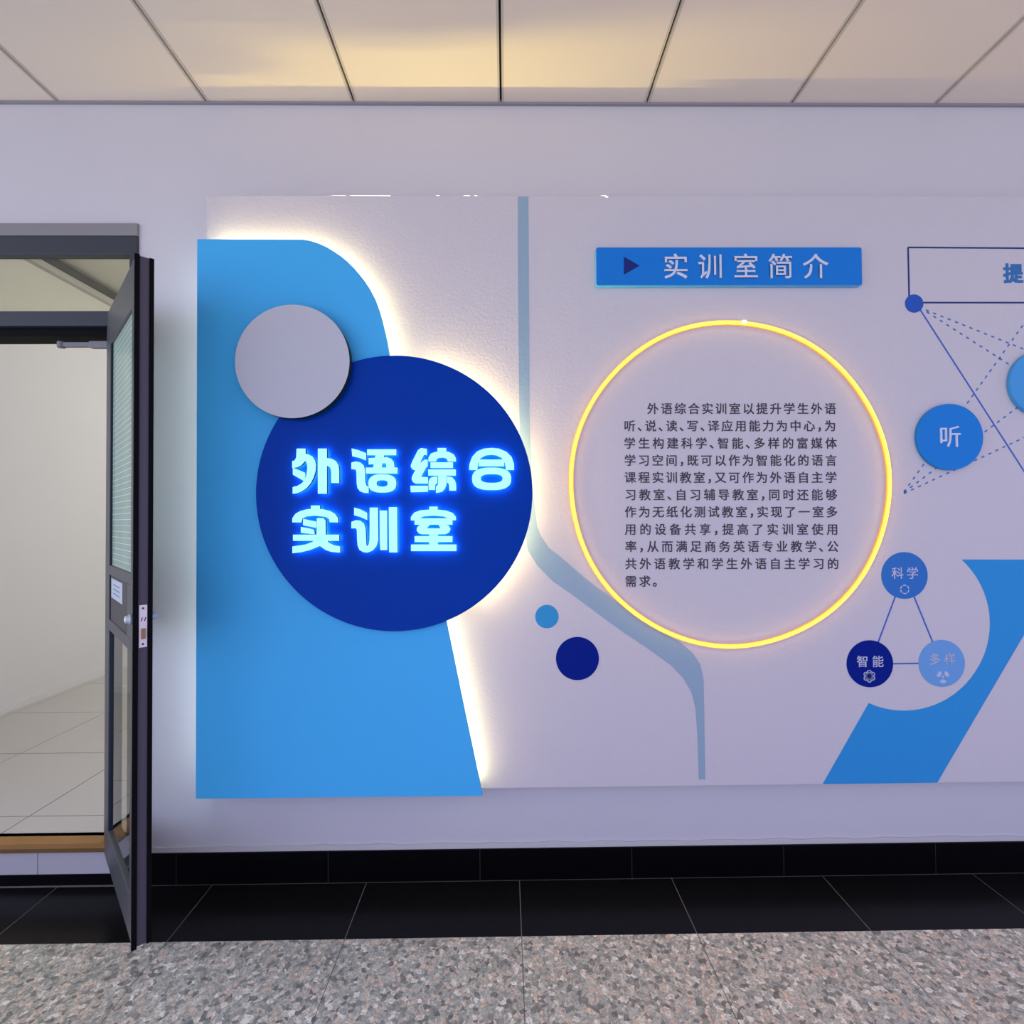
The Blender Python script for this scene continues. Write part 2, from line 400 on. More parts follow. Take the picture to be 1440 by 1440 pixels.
# step of the doorway
sb = MB()
WT, WM, WBt = W(100, 1186, -0.02).z, W(100, 1193, -0.02).z, W(100, 1200, -0.02).z
RF = WT
sb.box(JL, JR, -0.022, 0.05, WM, WT, 0); sb.box(JL, JR, -0.016, 0.05, WBt, WM, 1)
sd = sb.build('trim_3', [M['wood'], M['wood_dark']]); tag(sd, kind='structure')
rb = MB(); rz = W(100, 1229, 0).z
rs = W(53, 1215, 0).x
rb.box(JL, rs - 0.0015, 0.0, 0.12, rz, WBt, 0).box(rs + 0.0015, JR, 0.0, 0.12, rz, WBt, 0).box(JL, JR, 0.003, 0.12, 0, WBt, 1)
rb.box(JL, JR, -0.004, 0.1, 0, rz, 2)
tag(rb.build('trim_4', [M['riser'], M['grout'], M['base_tile']]), kind='structure')

# the room beyond the door
LW = -3.30
rfb = MB(); rfb.box(-4.2, 2.5, 0.2, 6.2, RF - 0.1, RF - 0.001, 1)
rfb.box(JL, JR, 0.05, 0.2, RF - 0.1, RF - 0.001, 1)
yl = G(80, 1175, RF).y
rfb.box(JL, JR, 0.05, yl - 0.002, RF - 0.08, RF, 0)
ty = G(80, 1059, RF).y - 1.2 
for k in range(12):
    for i in range(12):
        a = -4.2 + i * 0.6; a = G(110, 1105, RF).x - 1.8 + (i - 2) * 0.6
        y0 = max(ty + k * 0.6, yl + 0.002); y1 = ty + (k + 1) * 0.6
        if y1 <= y0: continue
        rfb.box(a + 0.0025, a + 0.5975, y0 + 0.0025, y1 - 0.0025, RF - 0.05, RF, 0)
tag(rfb.build('floor_room', [M['room_tile'], M['room_joint']]), kind='structure')
rw = MB(); rw.box(LW - 0.1, LW, 0.2, 6.2, RF - 0.1, 3.4)
tag(rw.build('wall_left', M['room_wall']), kind='structure')
rw = MB(); rw.box(LW, 2.5, 6.2, 6.3, RF - 0.1, 3.4)
tag(rw.build('wall_far', M['room_wall']), kind='structure')
rw = MB(); rw.box(2.5, 2.6, 0.2, 6.3, RF - 0.1, 3.4)
tag(rw.build('wall_right', M['room_wall']), kind='structure')
rc = MB(); rc.box(LW - 0.1, 2.6, 0.2, 6.3, 3.36, 3.45)
tag(rc.build('ceiling_room', M['room_wall']), kind='structure')
rt = MB(); rt.box(LW, LW + 0.015, 0.2, 6.2, RF, RF + 0.045)
tag(rt.build('baseboard_left', M['room_wall']), kind='structure')
rt = MB(); rt.box(LW, LW + 0.05, 0.2, 6.2, 3.27, 3.335, 0); rt.box(LW, LW + 0.045, 0.2, 6.2, 3.225, 3.27, 1)
tag(rt.build('trim_5', [M['leaf'], M['riser']]), kind='structure')

# ------------------------------------------------------------------ door frame, transom and leaf
df = thing('door_frame', (JR, 0, 0), kind='structure')
z_top2 = W(100, 331, -0.012).z; z_gl = W(100, 360, 0).z; z_b1 = W(100, 437, -0.02).z; z_b0 = W(100, 458, -0.02).z
JW = 0.025
MB().box(JL - 0.02, JR, -0.012, 0.02, z_top2, TOP - 0.001).build('casing', M['casing'], df)
MB().box(JL, JR, -0.010, 0.028, z_gl, z_top2).build('head_rail', M['frame'], df, bevel=0.003)
MB().box(JL, JR - JW, -0.02, 0.09, z_b0, z_b1).build('transom_bar', M['frame'], df, bevel=0.003)
MB().box(JL, JR - JW, 0.0, 0.09, z_b0 - 0.035, z_b0).build('rebate_strip', M['seal'], df)
MB().box(JR - JW, JR, -0.02, 0.10, RF - 0.03, z_gl).build('jamb', M['frame'], df, bevel=0.003)
MB().box(JL, JL + JW, -0.02, 0.10, RF - 0.03, z_gl).build('jamb', M['frame'], df, bevel=0.003)
wn = MB().box(JL + JW, JR - JW, 0.018, 0.024, z_b1, z_gl).build('window_1', M['glass_transom']); tag(wn, kind='structure')

ZB = 0.125
hinge = G(146, 1199, ZB); free = G(186.5, 1334, ZB)
hinge.z = free.z = 0
hx = Vector((hinge.x, hinge.y, 0)); lw = (free - hinge).length
ax = (free - hinge).normalized(); an = Vector((-ax.y, ax.x, 0))    # an: towards the wall side
if an.x < 0: an = -an
TH = 0.043
d_ = ray(190, 358); tt = (free - Vector((CAM.x, CAM.y, 0))).length / Vector((d_.x, d_.y, 0)).length
ZT = CAM.z + d_.z * tt
def leafx(v): return hx + ax * v.x + an * v.y + Vector((0, 0, v.z))
dr = thing('door_1', (hx.x, hx.y, ZB), kind='structure')
def lp(mb, name, m, parent=None, **k): return mb.xf(leafx).build(name, m, parent or dr, **k)
ST = 0.100; SF = 0.065
Z1, Z2, Z3, Z4 = 0.255, 1.01, 1.255, ZT - 0.145
lp(MB().box(0, ST, 0, TH, ZB, ZT), 'stile', M['leaf'], bevel=0.002)
lp(MB().box(lw - SF, lw, 0, TH, ZB, ZT, 0).box(lw, lw + 0.0012, 0.009, TH - 0.009, ZB, ZT, 1), 'stile', [M['leaf'], M['leaf_edge']])
lp(MB().box(ST, lw - SF, 0, TH, ZT - 0.145, ZT), 'rail', M['leaf'], bevel=0.002)
lp(MB().box(ST, lw - SF, 0, TH, ZB, Z1), 'rail', M['leaf'], bevel=0.002)
lp(MB().box(ST, lw - SF, 0, TH, Z3 - 0.035, Z3).box(ST, lw - SF, 0, TH, Z2, Z2 + 0.04), 'rail', M['leaf'], bevel=0.002)
lp(MB().box(lw - SF - 0.07, lw - SF, 0, TH, Z2 + 0.04, Z3 - 0.035), 'lock_block', M['leaf'], bevel=0.002)
lp(MB().box(ST, lw - SF - 0.07, 0.004, TH - 0.004, Z2 + 0.04, Z3 - 0.035, 0).box(ST, ST + 0.010, 0.001, 0.004, Z2 + 0.04, Z3 - 0.035, 1).box(lw - SF - 0.095, lw - SF - 0.07, 0.002, 0.004, Z2 + 0.04, Z3 - 0.035, 1), 'lock_panel', [M['leaf_dark'], M['rebate']])
for za, zb_ in ((Z3, Z4), (Z1, Z2)): lp(MB().box(ST, ST + 0.012, 0.001, TH - 0.004, za, zb_), 'glazing_bead', M['rebate'])
lp(MB().box(ST + 0.012, lw - SF, 0.008, 0.013, Z3, Z4), 'glass_pane', M['glass_film'])
lp(MB().box(ST + 0.012, lw - SF, 0.008, 0.013, Z1, Z2), 'glass_pane', M['glass'])
lp(MB().box(lw - 0.004, lw + 0.006, -0.004, 0.009, ZB - 0.004, ZT + 0.003), 'edge_seal', M['seal'])
lp(MB().box(lw - 0.004, lw + 0.006, TH - 0.009, TH + 0.003, ZB - 0.002, ZT + 0.001), 'edge_seal', M['seal'])
# lock plate in the free edge
zl1, zl0 = 1.418 - (849 - 731) / FPX * 1.56, 1.418 - (909 - 731) / FPX * 1.56
pl = lp(MB().box(lw + 0.001, lw + 0.004, 0.0115, TH - 0.011, zl0, zl1), 'lock_plate', M['plate']); pl['label'] = 'white metal lock plate'
ym = TH / 2
for zz in (zl1 - 0.010, zl0 + 0.010): lp(MB().tube([(lw + 0.004, ym, zz), (lw + 0.0048, ym, zz)], 0.0032), 'screw', M['hole'], pl)
lp(MB().box(lw + 0.003, lw + 0.009, ym - 0.005, ym + 0.006, zl0 + 0.026, zl0 + 0.058), 'latch', M['latch'], pl)
for q in (-0.005, 0.0035): lp(MB().add([(lw + 0.0045, ym + q - 0.001, zl1 - 0.050), (lw + 0.0045, ym + q + 0.0015, zl1 - 0.050), (lw + 0.0045, ym + q + 0.0045, zl1 - 0.038), (lw + 0.0045, ym + q + 0.002, zl1 - 0.038), (lw + 0.0038, ym + q - 0.001, zl1 - 0.050), (lw + 0.0038, ym + q + 0.0015, zl1 - 0.050), (lw + 0.0038, ym + q + 0.0045, zl1 - 0.038), (lw + 0.0038, ym + q + 0.002, zl1 - 0.038)],
    [(0, 1, 2, 3), (7, 6, 5, 4), (0, 4, 5, 1), (1, 5, 6, 2), (2, 6, 7, 3), (3, 7, 4, 0)]), 'slot', M['hole'], pl)
zk = 1.418 - (870 - 731) / FPX * 1.57
for s_, y0 in ((-1, 0.0), (1, TH)):
    k_ = lp(MB().tube([(lw - 0.050, y0, zk), (lw - 0.050, y0 + s_ * 0.006, zk), (lw - 0.050, y0 + s_ * 0.010, zk), (lw - 0.050, y0 + s_ * (0.015 if s_ < 0 else 0.021), zk), (lw - 0.050, y0 + s_ * (0.018 if s_ < 0 else 0.024), zk)], [0.016, 0.016, 0.011, 0.012, 0.007], 20), 'knob', M['satin'], smooth=True)
    k_['label'] = 'round silver lock knob'
nt_ = lp(MB().box(ST + 0.035, 0.385, 0.0030, 0.0038, Z3 - 0.118, Z3 - 0.046), 'notice', M['paper']); nt_['label'] = 'small white paper notice stuck on the lock panel'
nl = MB(); 
for k in range(3): nl.box(ST + 0.085, 0.33, 0.0026, 0.0030, Z3 - 0.069 - k * 0.016, Z3 - 0.064 - k * 0.016)
lp(nl, 'printed_line', M['ink'], nt_)
# arm of the door closer on the room side
aL = W(82, 485, 0.02); aR = W(150, 485, 0.02)
ca = MB().box(aL.x + 0.02, aR.x + 0.06, 0.012, 0.03, aL.z - 0.009, aL.z + 0.009)
ca.box(aL.x + 0.13, aR.x + 0.06, 0.008, 0.034, aL.z - 0.014, aL.z + 0.012)
ca.tube([(aL.x + 0.012, 0.02, aL.z - 0.012), (aL.x + 0.012, 0.02, aL.z + 0.012)], 0.014, 16)
o_ = ca.build('closer_arm', M['closer'], dr, bevel=0.002); o_['label'] = 'silver door closer arm'

# ------------------------------------------------------------------ the big white display board
YBd = -0.085
e_ = 0.0006
def pr(k): return YBd - 0.0008 * k       # print layers lie on the board
xl = W(289, 700, YBd).x; zt = W(700, 275, YBd).z; zb = W(680, 1109, YBd).z
XR = 3.3
bd = thing('display_board', ((xl + XR) / 2, 0, zb), 'big white wall board printed with blue shapes, a paragraph and a triangle diagram', 'display board')
MB().box(xl, XR, YBd, -0.002, zb, zt).build('board', M['board'], bd, bevel=0.002)
def flat(name, pts, m, layer=1, parent=None, under=0): return MB().prism(P2(pts, YBd), pr(under), pr(layer)).build(name, m, parent or bd)
rib = [(728, 276.5), (728.7, 450), (730.5, 600), (732, 700), (741.7, 773), (755.5, 795.5), (777.8, 817.8), (811, 841), (839, 862), (877.8, 890), (911, 912), (944, 936), (961, 954), (972, 973), (977.8, 995.5), (980.5, 1031.7), (982.5, 1096),
       (991.7, 1096), (990, 990), (989.5, 956.7), (984.7, 934), (973.6, 917.8), (958, 904), (936, 891), (894, 866), (866.7, 845.5), (825, 815), (789, 784), (772, 770.5), (761, 754), (755.5, 740), (748, 680), (745, 600), (744, 450), (743, 276.5)]
flat('printed_ribbon', rib, M['p_ribbon'])['label'] = 'pale blue printed ribbon'
def pdisc(name, px, py, r, m, layer=1, parent=None, under=0):
    return MB().prism(circle_pts(c2(px, py, YBd), r * pxm(YBd)), pr(under), pr(layer)).build(name, m, parent or bd)
pdisc('printed_dot', 769, 867, 16.4, M['p_mid'])['label'] = 'mid blue printed dot'
pdisc('printed_dot', 812, 926, 30.2, M['p_navy'])['label'] = 'navy blue printed dot'
# glowing slivers painted in as warm light leaking over the board's top edge
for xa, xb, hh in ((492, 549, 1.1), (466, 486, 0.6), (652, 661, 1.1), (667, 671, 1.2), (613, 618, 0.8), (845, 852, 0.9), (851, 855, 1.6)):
    MB().prism(P2([(xa, 274.6 + (1.4 if xa == 851 else 0)), (xb, 274.8 + (1.4 if xa == 851 else 0)), (xb, 274.8 + hh + (1.4 if xa == 851 else 0)), (xa, 274.6 + hh * 0.6 + (1.4 if xa == 851 else 0))], YBd), pr(0), pr(0.4)).build('glow_sliver', M['leak'], bd)
# slanted band with a round bite
arc = []
for k in range(33):
    t = math.radians(-49 + (49 + 114.5) * k / 32)
    rr = 123.5 - 4.2 * min(1, k / 16)
    arc.append((1271 + rr * math.cos(t), 880 + rr * math.sin(t)))
flat('printed_band', arc + [(1156.7, 1102.6), (1317.8, 1100.6), (1502, 787)], M['p_band'])['label'] = 'slanting mid blue printed band with a round bite'

# the paragraph
ROWS = ['外语综合实训室以提升学生外语', '听、说、读、写、译应用能力为中心，为', '学生构建科学、智能、多样的富媒体', '学习空间，既可以作为智能化的语言', '课程实训教室，又可作为外语自主学',
        '习教室、自习辅导教室，同时还能够', '作为无纸化测试教室，实现了一室多', '用的设备共享，提高了实训室使用', '率，从而满足商务英语专业教学、公', '共外语教学和学生外语自主学习的', '需求。']
RY = [574.6, 598.9, 623.2, 647.3, 671.4, 695.7, 719.8, 744.3, 768.4, 792.7, 817.3]
RX = [(213, 1335), (75, 1335), (75, 1340), (77, 1340), (78, 1340), (80, 1342), (80, 1345), (80, 1348), (82, 1350), (82, 1352), (82, 322)]
for row, ry, (a, b) in zip(ROWS, RY, RX):
    a = 860 + a / 4.235; b = 860 + b / 4.235
    gw = 15.6; em = 16.9
    nf = sum(c not in '、，。' for c in row); npn = len(row) - nf
    adv = (b - a - gw) / (nf - 1 + 0.53 * npn)
    if row == ROWS[-1]: adv = 19.6
    x = a + gw / 2; mb = MB(); p = pxm(YBd)
    for c in row:
        w = c2(x, ry, YBd)
        if c in '、，。':
            w = c2(x - adv / 2 + em / 2 + 0.8, ry, YBd)
            put_glyph(mb, c, w[0], w[1], em * p, pr(0), pr(1), 0.016)
            x += adv * 0.53
        else:
            put_glyph(mb, c, w[0], w[1], em * p, pr(0), pr(1), 0.012)
            x += adv
    mb.build('text_line', M['p_ink'], bd, recalc=False)

# outlined caption box, dot, link line and dashed lines at the right
p = pxm(YBd)
ob = MB()
tl, bl = c2(1276.8, 348, YBd), c2(1278.6, 425.6, YBd); tr_, br_ = c2(1640, 350.5, YBd), c2(1640, 425.8, YBd)
ob.line(tl, tr_, 2.2 * p, pr(0), pr(1)).line(tl, bl, 2.2 * p, pr(0), pr(1)).line(bl, br_, 2.2 * p, pr(0), pr(1)).line(tr_, br_, 2.2 * p, pr(0), pr(1))
ob.build('printed_outline', M['p_line'], bd)
cb_ = MB(); w = c2(1424.7, 384.4, YBd); put_glyph(cb_, '提', w[0], w[1], 29 * p, pr(0), pr(1), 0.035); cb_.build('printed_character', M['p_cap'], bd, recalc=False)
MB().line(c2(1289, 428, YBd), c2(1482, 728, YBd), 2.0 * p, pr(0), pr(1)).build('link_line', M['p_link'], bd)
pdisc('printed_dot', 1285.3, 427, 13.1, M['p_dot'], 2)['label'] = 'violet blue printed dot at the box corner'
def dashed(a, b, n0=4.6, g0=6.6):
    a = Vector(c2(*a, YBd)); b = Vector(c2(*b, YBd)); d = (b - a); ln = d.length; d.normalize(); mb = MB(); t = 0
    while t < ln:
        mb.line(tuple(a + d * t), tuple(a + d * min(t + n0 * p, ln)), 1.9 * p, pr(0), pr(1)); t += (n0 + g0) * p
    mb.build('dashed_line', M['p_dash'], bd)
dashed((1302, 436), (1462, 500)); dashed((1303, 438.5), (1462, 540)); dashed((1271, 692), (1466, 418.5)); dashed((1271, 692.5), (1480, 536)); dashed((1271, 694), (1485, 594.5))

# triangle diagram
def dlink(a, b): MB().line(c2(*a, YBd), c2(*b, YBd), 2.0 * p, pr(0), pr(1)).build('diagram_line', M['p_link'], bd)
dlink((1260, 836), (1233, 908)); dlink((1284, 836), (1314, 909)); dlink((1250, 933.4), (1298, 932.8))
k1 = pdisc('diagram_circle', 1271.7, 809.2, 33, M['p_royal'], 2); k1['label'] = 'royal blue printed circle'
k2 = pdisc('diagram_circle', 1223, 933.3, 33, M['p_navy'], 2); k2['label'] = 'navy printed circle'
k3 = pdisc('diagram_circle', 1324, 932.8, 33, M['p_pale'], 2); k3['label'] = 'light blue printed circle'
for kk, chars, m, em in ((k1, (('科', 1261.6, 805.8), ('学', 1282.6, 805.8)), M['p_white'], 17.5), (k2, (('智', 1212.4, 929.8), ('能', 1234, 929.8)), M['p_white'], 17), (k3, (('多', 1314, 926.5), ('样', 1334.8, 926)), M['p_faint'], 17)):
    for ch, x, y in chars:
        mb = MB(); w = c2(x, y, YBd); put_glyph(mb, ch, w[0], w[1], em * p, pr(2), pr(3), 0.008)
        mb.build('printed_character', m, kk, recalc=False)
ic = MB(); cc = c2(1271.7, 828.7, YBd)
for k in range(6):
    t0 = math.radians(60 * k + 8); ic.strip([(cc[0] + 5.9 * p * math.cos(t0 + math.radians(44) * j / 6), cc[1] + 5.9 * p * math.sin(t0 + math.radians(44) * j / 6)) for j in range(7)], 1.4 * p, pr(2), pr(3))
ic.build('icon', M['p_white'], k1)
ic = MB(); cc = c2(1222, 950.8, YBd)
for k in range(3):
    t0 = math.radians(90 + 60 * k); pts = []
    for j in range(36):
        a = 2 * math.pi * j / 36; u = 8.3 * p * math.cos(a); v = 4.4 * p * math.sin(a)
        pts.append((cc[0] + u * math.cos(t0) - v * math.sin(t0), cc[1] + u * math.sin(t0) + v * math.cos(t0)))
    ic.strip(pts, 1.1 * p, pr(2), pr(3), closed=True)
ic.ring(circle_pts(cc, 4.9 * p, 32), circle_pts(cc, 3.6 * p, 32), pr(2), pr(3)); ic.build('icon', M['p_white'], k2)
ic = MB(); cc = c2(1325.6, 951.6, YBd)
ic.prism(circle_pts(cc, 1.5 * p, 20), pr(2), pr(3))
for t0 in (math.radians(145), math.radians(35), math.radians(-90)):
    o2 = (cc[0] + 6.3 * p * math.cos(t0), cc[1] + 6.3 * p * math.sin(t0)); pts = []
    for j in range(28):
        a = 2 * math.pi * j / 28; u = 2.7 * p * math.cos(a); v = 4.3 * p * math.sin(a) * (1 + 0.25 * math.cos(a))
        pts.append((o2[0] + u * math.cos(t0) - v * math.sin(t0), o2[1] + u * math.sin(t0) + v * math.cos(t0)))
    ic.prism(pts, pr(2), pr(3))
ic.build('icon', M['p_white'], k3)

# ------------------------------------------------------------------ sky blue backlit panel
YPb, YPf = -0.127, -0.145
pan_r = [(426.7, 336.8), (437, 338.6), (447.5, 342), (458, 346.6), (468, 352.4), (479, 359.8), (489, 368), (498, 377), (506.5, 387), (513.5, 396), (520, 406), (527, 419), (532.6, 434), (537, 449), (541, 465), (544.5, 481), (547.5, 498), (560, 560), (575, 622), (600, 740), (627, 871), (652.5, 995), (678.6, 1119.5)]
pan = [(277, 336)] + pan_r + [(275, 1123.5)]
c_ = W(277, 1123, YPf)
sp_ = thing('backlit_sign', (W(450, 1123, YPf).x, 0, c_.z), 'tall sky blue backlit panel with one rounded corner behind the navy disc', 'sign')
MB().prism(P2(pan, YPf), YPb, YPf).build('panel', M['sky_blue'], sp_, bevel=0.0015)
def inset(pts, d):
    out = []
    for i in range(len(pts)):
        a = Vector(pts[max(i - 1, 0)]); b = Vector(pts[min(i + 1, len(pts) - 1)]); t = (b - a).normalized(); out.append((pts[i][0] - t.y * d, pts[i][1] + t.x * d))
    return out
edge = inset([(300, 336), (340, 336), (380, 336.2)] + pan_r[:-1] + [(674, 1100)], 8)
MB().strip(P2(edge, YPb), 0.008, YPb, YPb + 0.014).build('light_strip', M['led'], sp_)['label'] = 'warm white light strip behind the panel edge'
MB().strip(P2([(283, 352), (283, 1112)], YPb), 0.008, YPb, YPb + 0.012).build('light_strip', M['wall_fill'], sp_)['label'] = 'added cool white glowing strip behind the left edge, brightening the wall'  # added glowing strip, brightens the wall beside the door leaf
MB().prism(P2([(310, 372), (425, 372), (480, 410), (505, 470), (590, 900), (630, 1080), (310, 1080)], YPb), pr(3), YPb).build('spacer', M['spacer'], sp_)

def up_light(name, a, b, watts):           # added lamps in the gap behind the sign, boosting the glow on the ceiling
    A = W(*a, YPb); B = W(*b, YPb); d = B - A; lg = bpy.data.lights.new(name, 'AREA'); lg.shape = 'RECTANGLE'
    lg.size = d.length; lg.size_y = 0.005; lg.energy = watts; lg.color = (1.0, 0.80, 0.16); lg.spread = math.radians(150)
    o = bpy.data.objects.new(name, lg); COL.objects.link(o); c = (A + B) / 2; o.location = (c.x, -0.0915, c.z)
    dx = Vector((d.x, 0, d.z)).normalized(); nz = Vector((dx.z, 0, -dx.x))     # lamp shines along its local -z
    if nz.z > 0: nz = -nz
    yv = nz.cross(dx); o.matrix_world = Matrix(((dx.x, yv.x, nz.x, c.x), (dx.y, yv.y, nz.y, -0.0915), (dx.z, yv.z, nz.z, c.z), (0, 0, 0, 1)))
up_light('ceiling_boost', (300, 386), (420, 386), 1.9)
up_light('ceiling_boost', (300, 412), (420, 412), 2.4)
up_light('ceiling_boost', (450, 412), (480, 430), 1.2)
up_light('ceiling_boost', (596, 622), (655, 622), 3.0)
up_light('ceiling_boost', (600, 680), (700, 680), 4.2)

# ------------------------------------------------------------------ navy disc with glowing letters
YDb, YDf = -0.1455, -0.165
cd = c2(555, 693, YDf); RD = 193.7 * pxm(YDf)
dd = thing('round_sign', (cd[0], 0, cd[1] - RD), 'large glossy navy blue disc carrying seven glowing cyan letters', 'sign')
MB().prism(circle_pts(cd, RD, 160), YDb, YDf).build('disc', M['navy'], dd, bevel=0.001)
arcp = [(cd[0] + (RD - 0.024) * math.cos(math.radians(a)), cd[1] + (RD - 0.024) * math.sin(math.radians(a))) for a in range(-56, 80, 3)]
MB().strip(arcp, 0.008, YDb, YDb + 0.014).build('light_strip', M['led'], dd)['label'] = 'warm white light strip behind the disc edge'

def cr8(lst, ox): return [(ox + x / 8.4706, 620 + y / 8.4706) for x, y in lst]
def rrect(x0, x1, y0, y1, ex=2.6, n=48):
    cx, cy_, a, b = (x0 + x1) / 2, (y0 + y1) / 2, (x1 - x0) / 2, (y1 - y0) / 2
    return [(cx + a * math.copysign(abs(math.cos(t)) ** (2 / ex), math.cos(t)), cy_ + b * math.copysign(abs(math.sin(t)) ** (2 / ex), math.sin(t))) for t in [2 * math.pi * k / n for k in range(n)]]
LET = {}
LET['外'] = (400, [[(145, 92), (247, 92), (247, 200), (235, 245), (200, 285), (150, 312), (92, 322), (92, 240), (120, 235), (140, 200)],
    [(230, 155), (280, 160), (330, 185), (362, 235), (372, 290), (368, 350), (345, 430), (310, 500), (260, 560), (200, 600), (150, 620), (98, 630), (98, 550), (150, 538), (200, 510), (240, 470), (262, 400), (272, 330), (270, 280), (258, 245), (230, 240)],
    [(100, 320), (240, 378), (245, 400), (235, 480), (100, 402)], [(398, 92), (502, 92), (502, 628), (398, 628)],
    [(500, 205), (560, 212), (610, 240), (640, 290), (648, 340), (648, 500), (556, 500), (556, 360), (545, 315), (500, 292)]], [])
LET['语'] = (400, [[(800, 90), (880, 110), (970, 145), (970, 232), (890, 200), (808, 182)],
    [(797, 258), (850, 245), (900, 255), (940, 290), (955, 340), (958, 400), (962, 500), (975, 535), (1000, 548), (1000, 620), (950, 618), (900, 600), (870, 560), (860, 500), (858, 380), (850, 340), (797, 335)],
    [(985, 100), (1330, 100), (1330, 170), (985, 170)], [(1085, 165), (1185, 165), (1155, 330), (1055, 330)],
    [(1003, 205), (1220, 195), (1270, 212), (1300, 250), (1310, 325), (1215, 325), (1210, 278), (1200, 264), (1003, 280)],
    [(970, 318), (1345, 318), (1345, 388), (970, 388)]], [((1000, 1330, 398, 615), (1095, 1230, 468, 545))])
LET['实'] = (400, [[(315, 770), (418, 770), (418, 830), (315, 830)],
    [(92, 970), (95, 920), (130, 870), (190, 835), (270, 815), (365, 808), (460, 815), (540, 835), (600, 870), (635, 920), (637, 970), (540, 970), (530, 930), (490, 905), (365, 890), (260, 900), (210, 925), (197, 970)],
    [(222, 930), (375, 962), (375, 1035), (222, 1005)], [(195, 1025), (300, 1045), (350, 1060), (355, 1112), (195, 1095)],
    [(385, 920), (460, 920), (485, 950), (488, 1120), (485, 1200), (365, 1200), (385, 1120)], [(102, 1118), (648, 1118), (648, 1190), (102, 1190)],
    [(365, 1180), (330, 1205), (250, 1235), (95, 1258), (95, 1338), (200, 1325), (300, 1300), (422, 1250), (480, 1180)],
    [(422, 1250), (490, 1300), (560, 1322), (660, 1330), (660, 1258), (590, 1245), (530, 1215), (495, 1180), (420, 1180)]], [])
LET['训'] = (400, [[(830, 795), (910, 820), (983, 858), (983, 942), (910, 908), (830, 885)],
    [(797, 965), (850, 945), (900, 950), (945, 985), (963, 1040), (968, 1150), (972, 1240), (984, 1255), (984, 1330), (940, 1325), (895, 1300), (872, 1250), (866, 1180), (862, 1060), (850, 1040), (797, 1042)],
    [(1015, 795), (1110, 795), (1114, 1100), (1115, 1180), (1095, 1250), (1050, 1305), (988, 1330), (988, 1255), (1005, 1230), (1013, 1180), (1015, 1060)],
    [(1135, 830), (1220, 830), (1222, 1300), (1140, 1300)], [(1243, 790), (1340, 790), (1345, 1328), (1248, 1328)]], [])
LET['综'] = (560, [[(150, 290), (165, 250), (235, 110), (270, 86), (340, 95), (340, 168), (305, 166), (255, 268), (320, 220), (350, 225), (350, 300), (330, 318), (270, 430), (352, 432), (352, 508), (210, 508), (175, 490), (160, 455), (165, 420), (205, 350), (170, 340), (150, 310)],
    [(145, 535), (352, 535), (352, 605), (150, 610)], [(468, 85), (570, 85), (570, 140), (468, 140)],
    [(360, 245), (360, 200), (390, 150), (450, 130), (520, 122), (600, 130), (660, 160), (686, 205), (686, 245), (590, 245), (580, 215), (550, 200), (520, 198), (480, 202), (455, 220), (450, 245)],
    [(385, 255), (650, 255), (650, 322), (385, 322)], [(357, 340), (685, 340), (685, 413), (357, 413)],
    [(475, 413), (572, 413), (572, 520), (555, 570), (520, 605), (450, 620), (450, 545), (470, 530), (475, 500)],
    [(362, 480), (385, 440), (430, 425), (463, 425), (463, 500), (440, 520), (437, 583), (362, 583)],
    [(580, 425), (640, 432), (675, 470), (688, 520), (688, 592), (608, 592), (605, 520), (595, 500), (580, 498)]], [])
LET['合'] = (560, [[(845, 345), (848, 280), (880, 190), (940, 125), (1020, 92), (1110, 84), (1200, 92), (1290, 130), (1350, 190), (1378, 270), (1380, 345), (1285, 345), (1270, 260), (1230, 200), (1170, 172), (1110, 165), (1040, 172), (980, 205), (950, 260), (942, 345)],
    [(958, 222), (1262, 222), (1262, 302), (958, 302)]], [((880, 1345, 318, 585), (983, 1243, 395, 500))])
LET['室'] = (560, [[(370, 783), (468, 783), (468, 830), (370, 830)],
    [(150, 947), (152, 905), (190, 855), (260, 828), (420, 815), (570, 830), (650, 860), (685, 905), (687, 945), (590, 945), (585, 920), (540, 900), (420, 890), (300, 900), (255, 920), (250, 947)],
    [(195, 922), (645, 922), (645, 998), (195, 998)],
    [(260, 998), (225, 1030), (220, 1070), (250, 1105), (290, 1112), (560, 1112), (605, 1090), (622, 1050), (600, 1010), (560, 998), (480, 998), (505, 1042), (338, 1042), (375, 998)],
    [(370, 1100), (470, 1100), (470, 1250), (370, 1250)], [(195, 1135), (645, 1135), (645, 1205), (195, 1205)], [(152, 1235), (692, 1235), (692, 1312), (152, 1312)]], [])
YL0 = YDf - 0.013; YL1 = YL0 - 0.003; YL2 = YL1 - 0.013; YL3 = YL2 - 0.004
for ch, (ox, polys, rings) in LET.items():
    lt = node('letter', dd)
    lt['label'] = 'glowing pale cyan letter'
    for nm, yb, yf, m in (('glow_back', YL0, YL1, [M['l_back'], M['l_rim']]), ('letter_side', YL1, YL2, M['l_side']), ('letter_face', YL2, YL3, M['l_face'])):
        mb = MB()
        for q in polys: mb.prism(P2(cr8(q, ox), YL3), yb, yf)
        for o2, i2 in rings: mb.ring(P2(cr8(rrect(*o2), ox), YL3), P2(cr8(rrect(*i2), ox), YL3), yb, yf)
        if nm == 'glow_back':            # only the rear face of the plate gives off the strong light
            ys = mb.v
            for fi, fc in enumerate(mb.f): mb.mi[fi] = 0 if all(abs(ys[i][1] - yb) < 1e-6 for i in fc) else 1
        mb.build(nm, m, lt)
    # little pins that hold the letter off the disc
    mb = MB(); q = P2(cr8(polys[-1], ox), YL3); mx_ = sum(a for a, b in q) / len(q); mz_ = sum(b for a, b in q) / len(q)
    mb.tube([(mx_, YDf, mz_), (mx_, YL0, mz_)], 0.002, 8).build('pin', M['chrome'], lt)

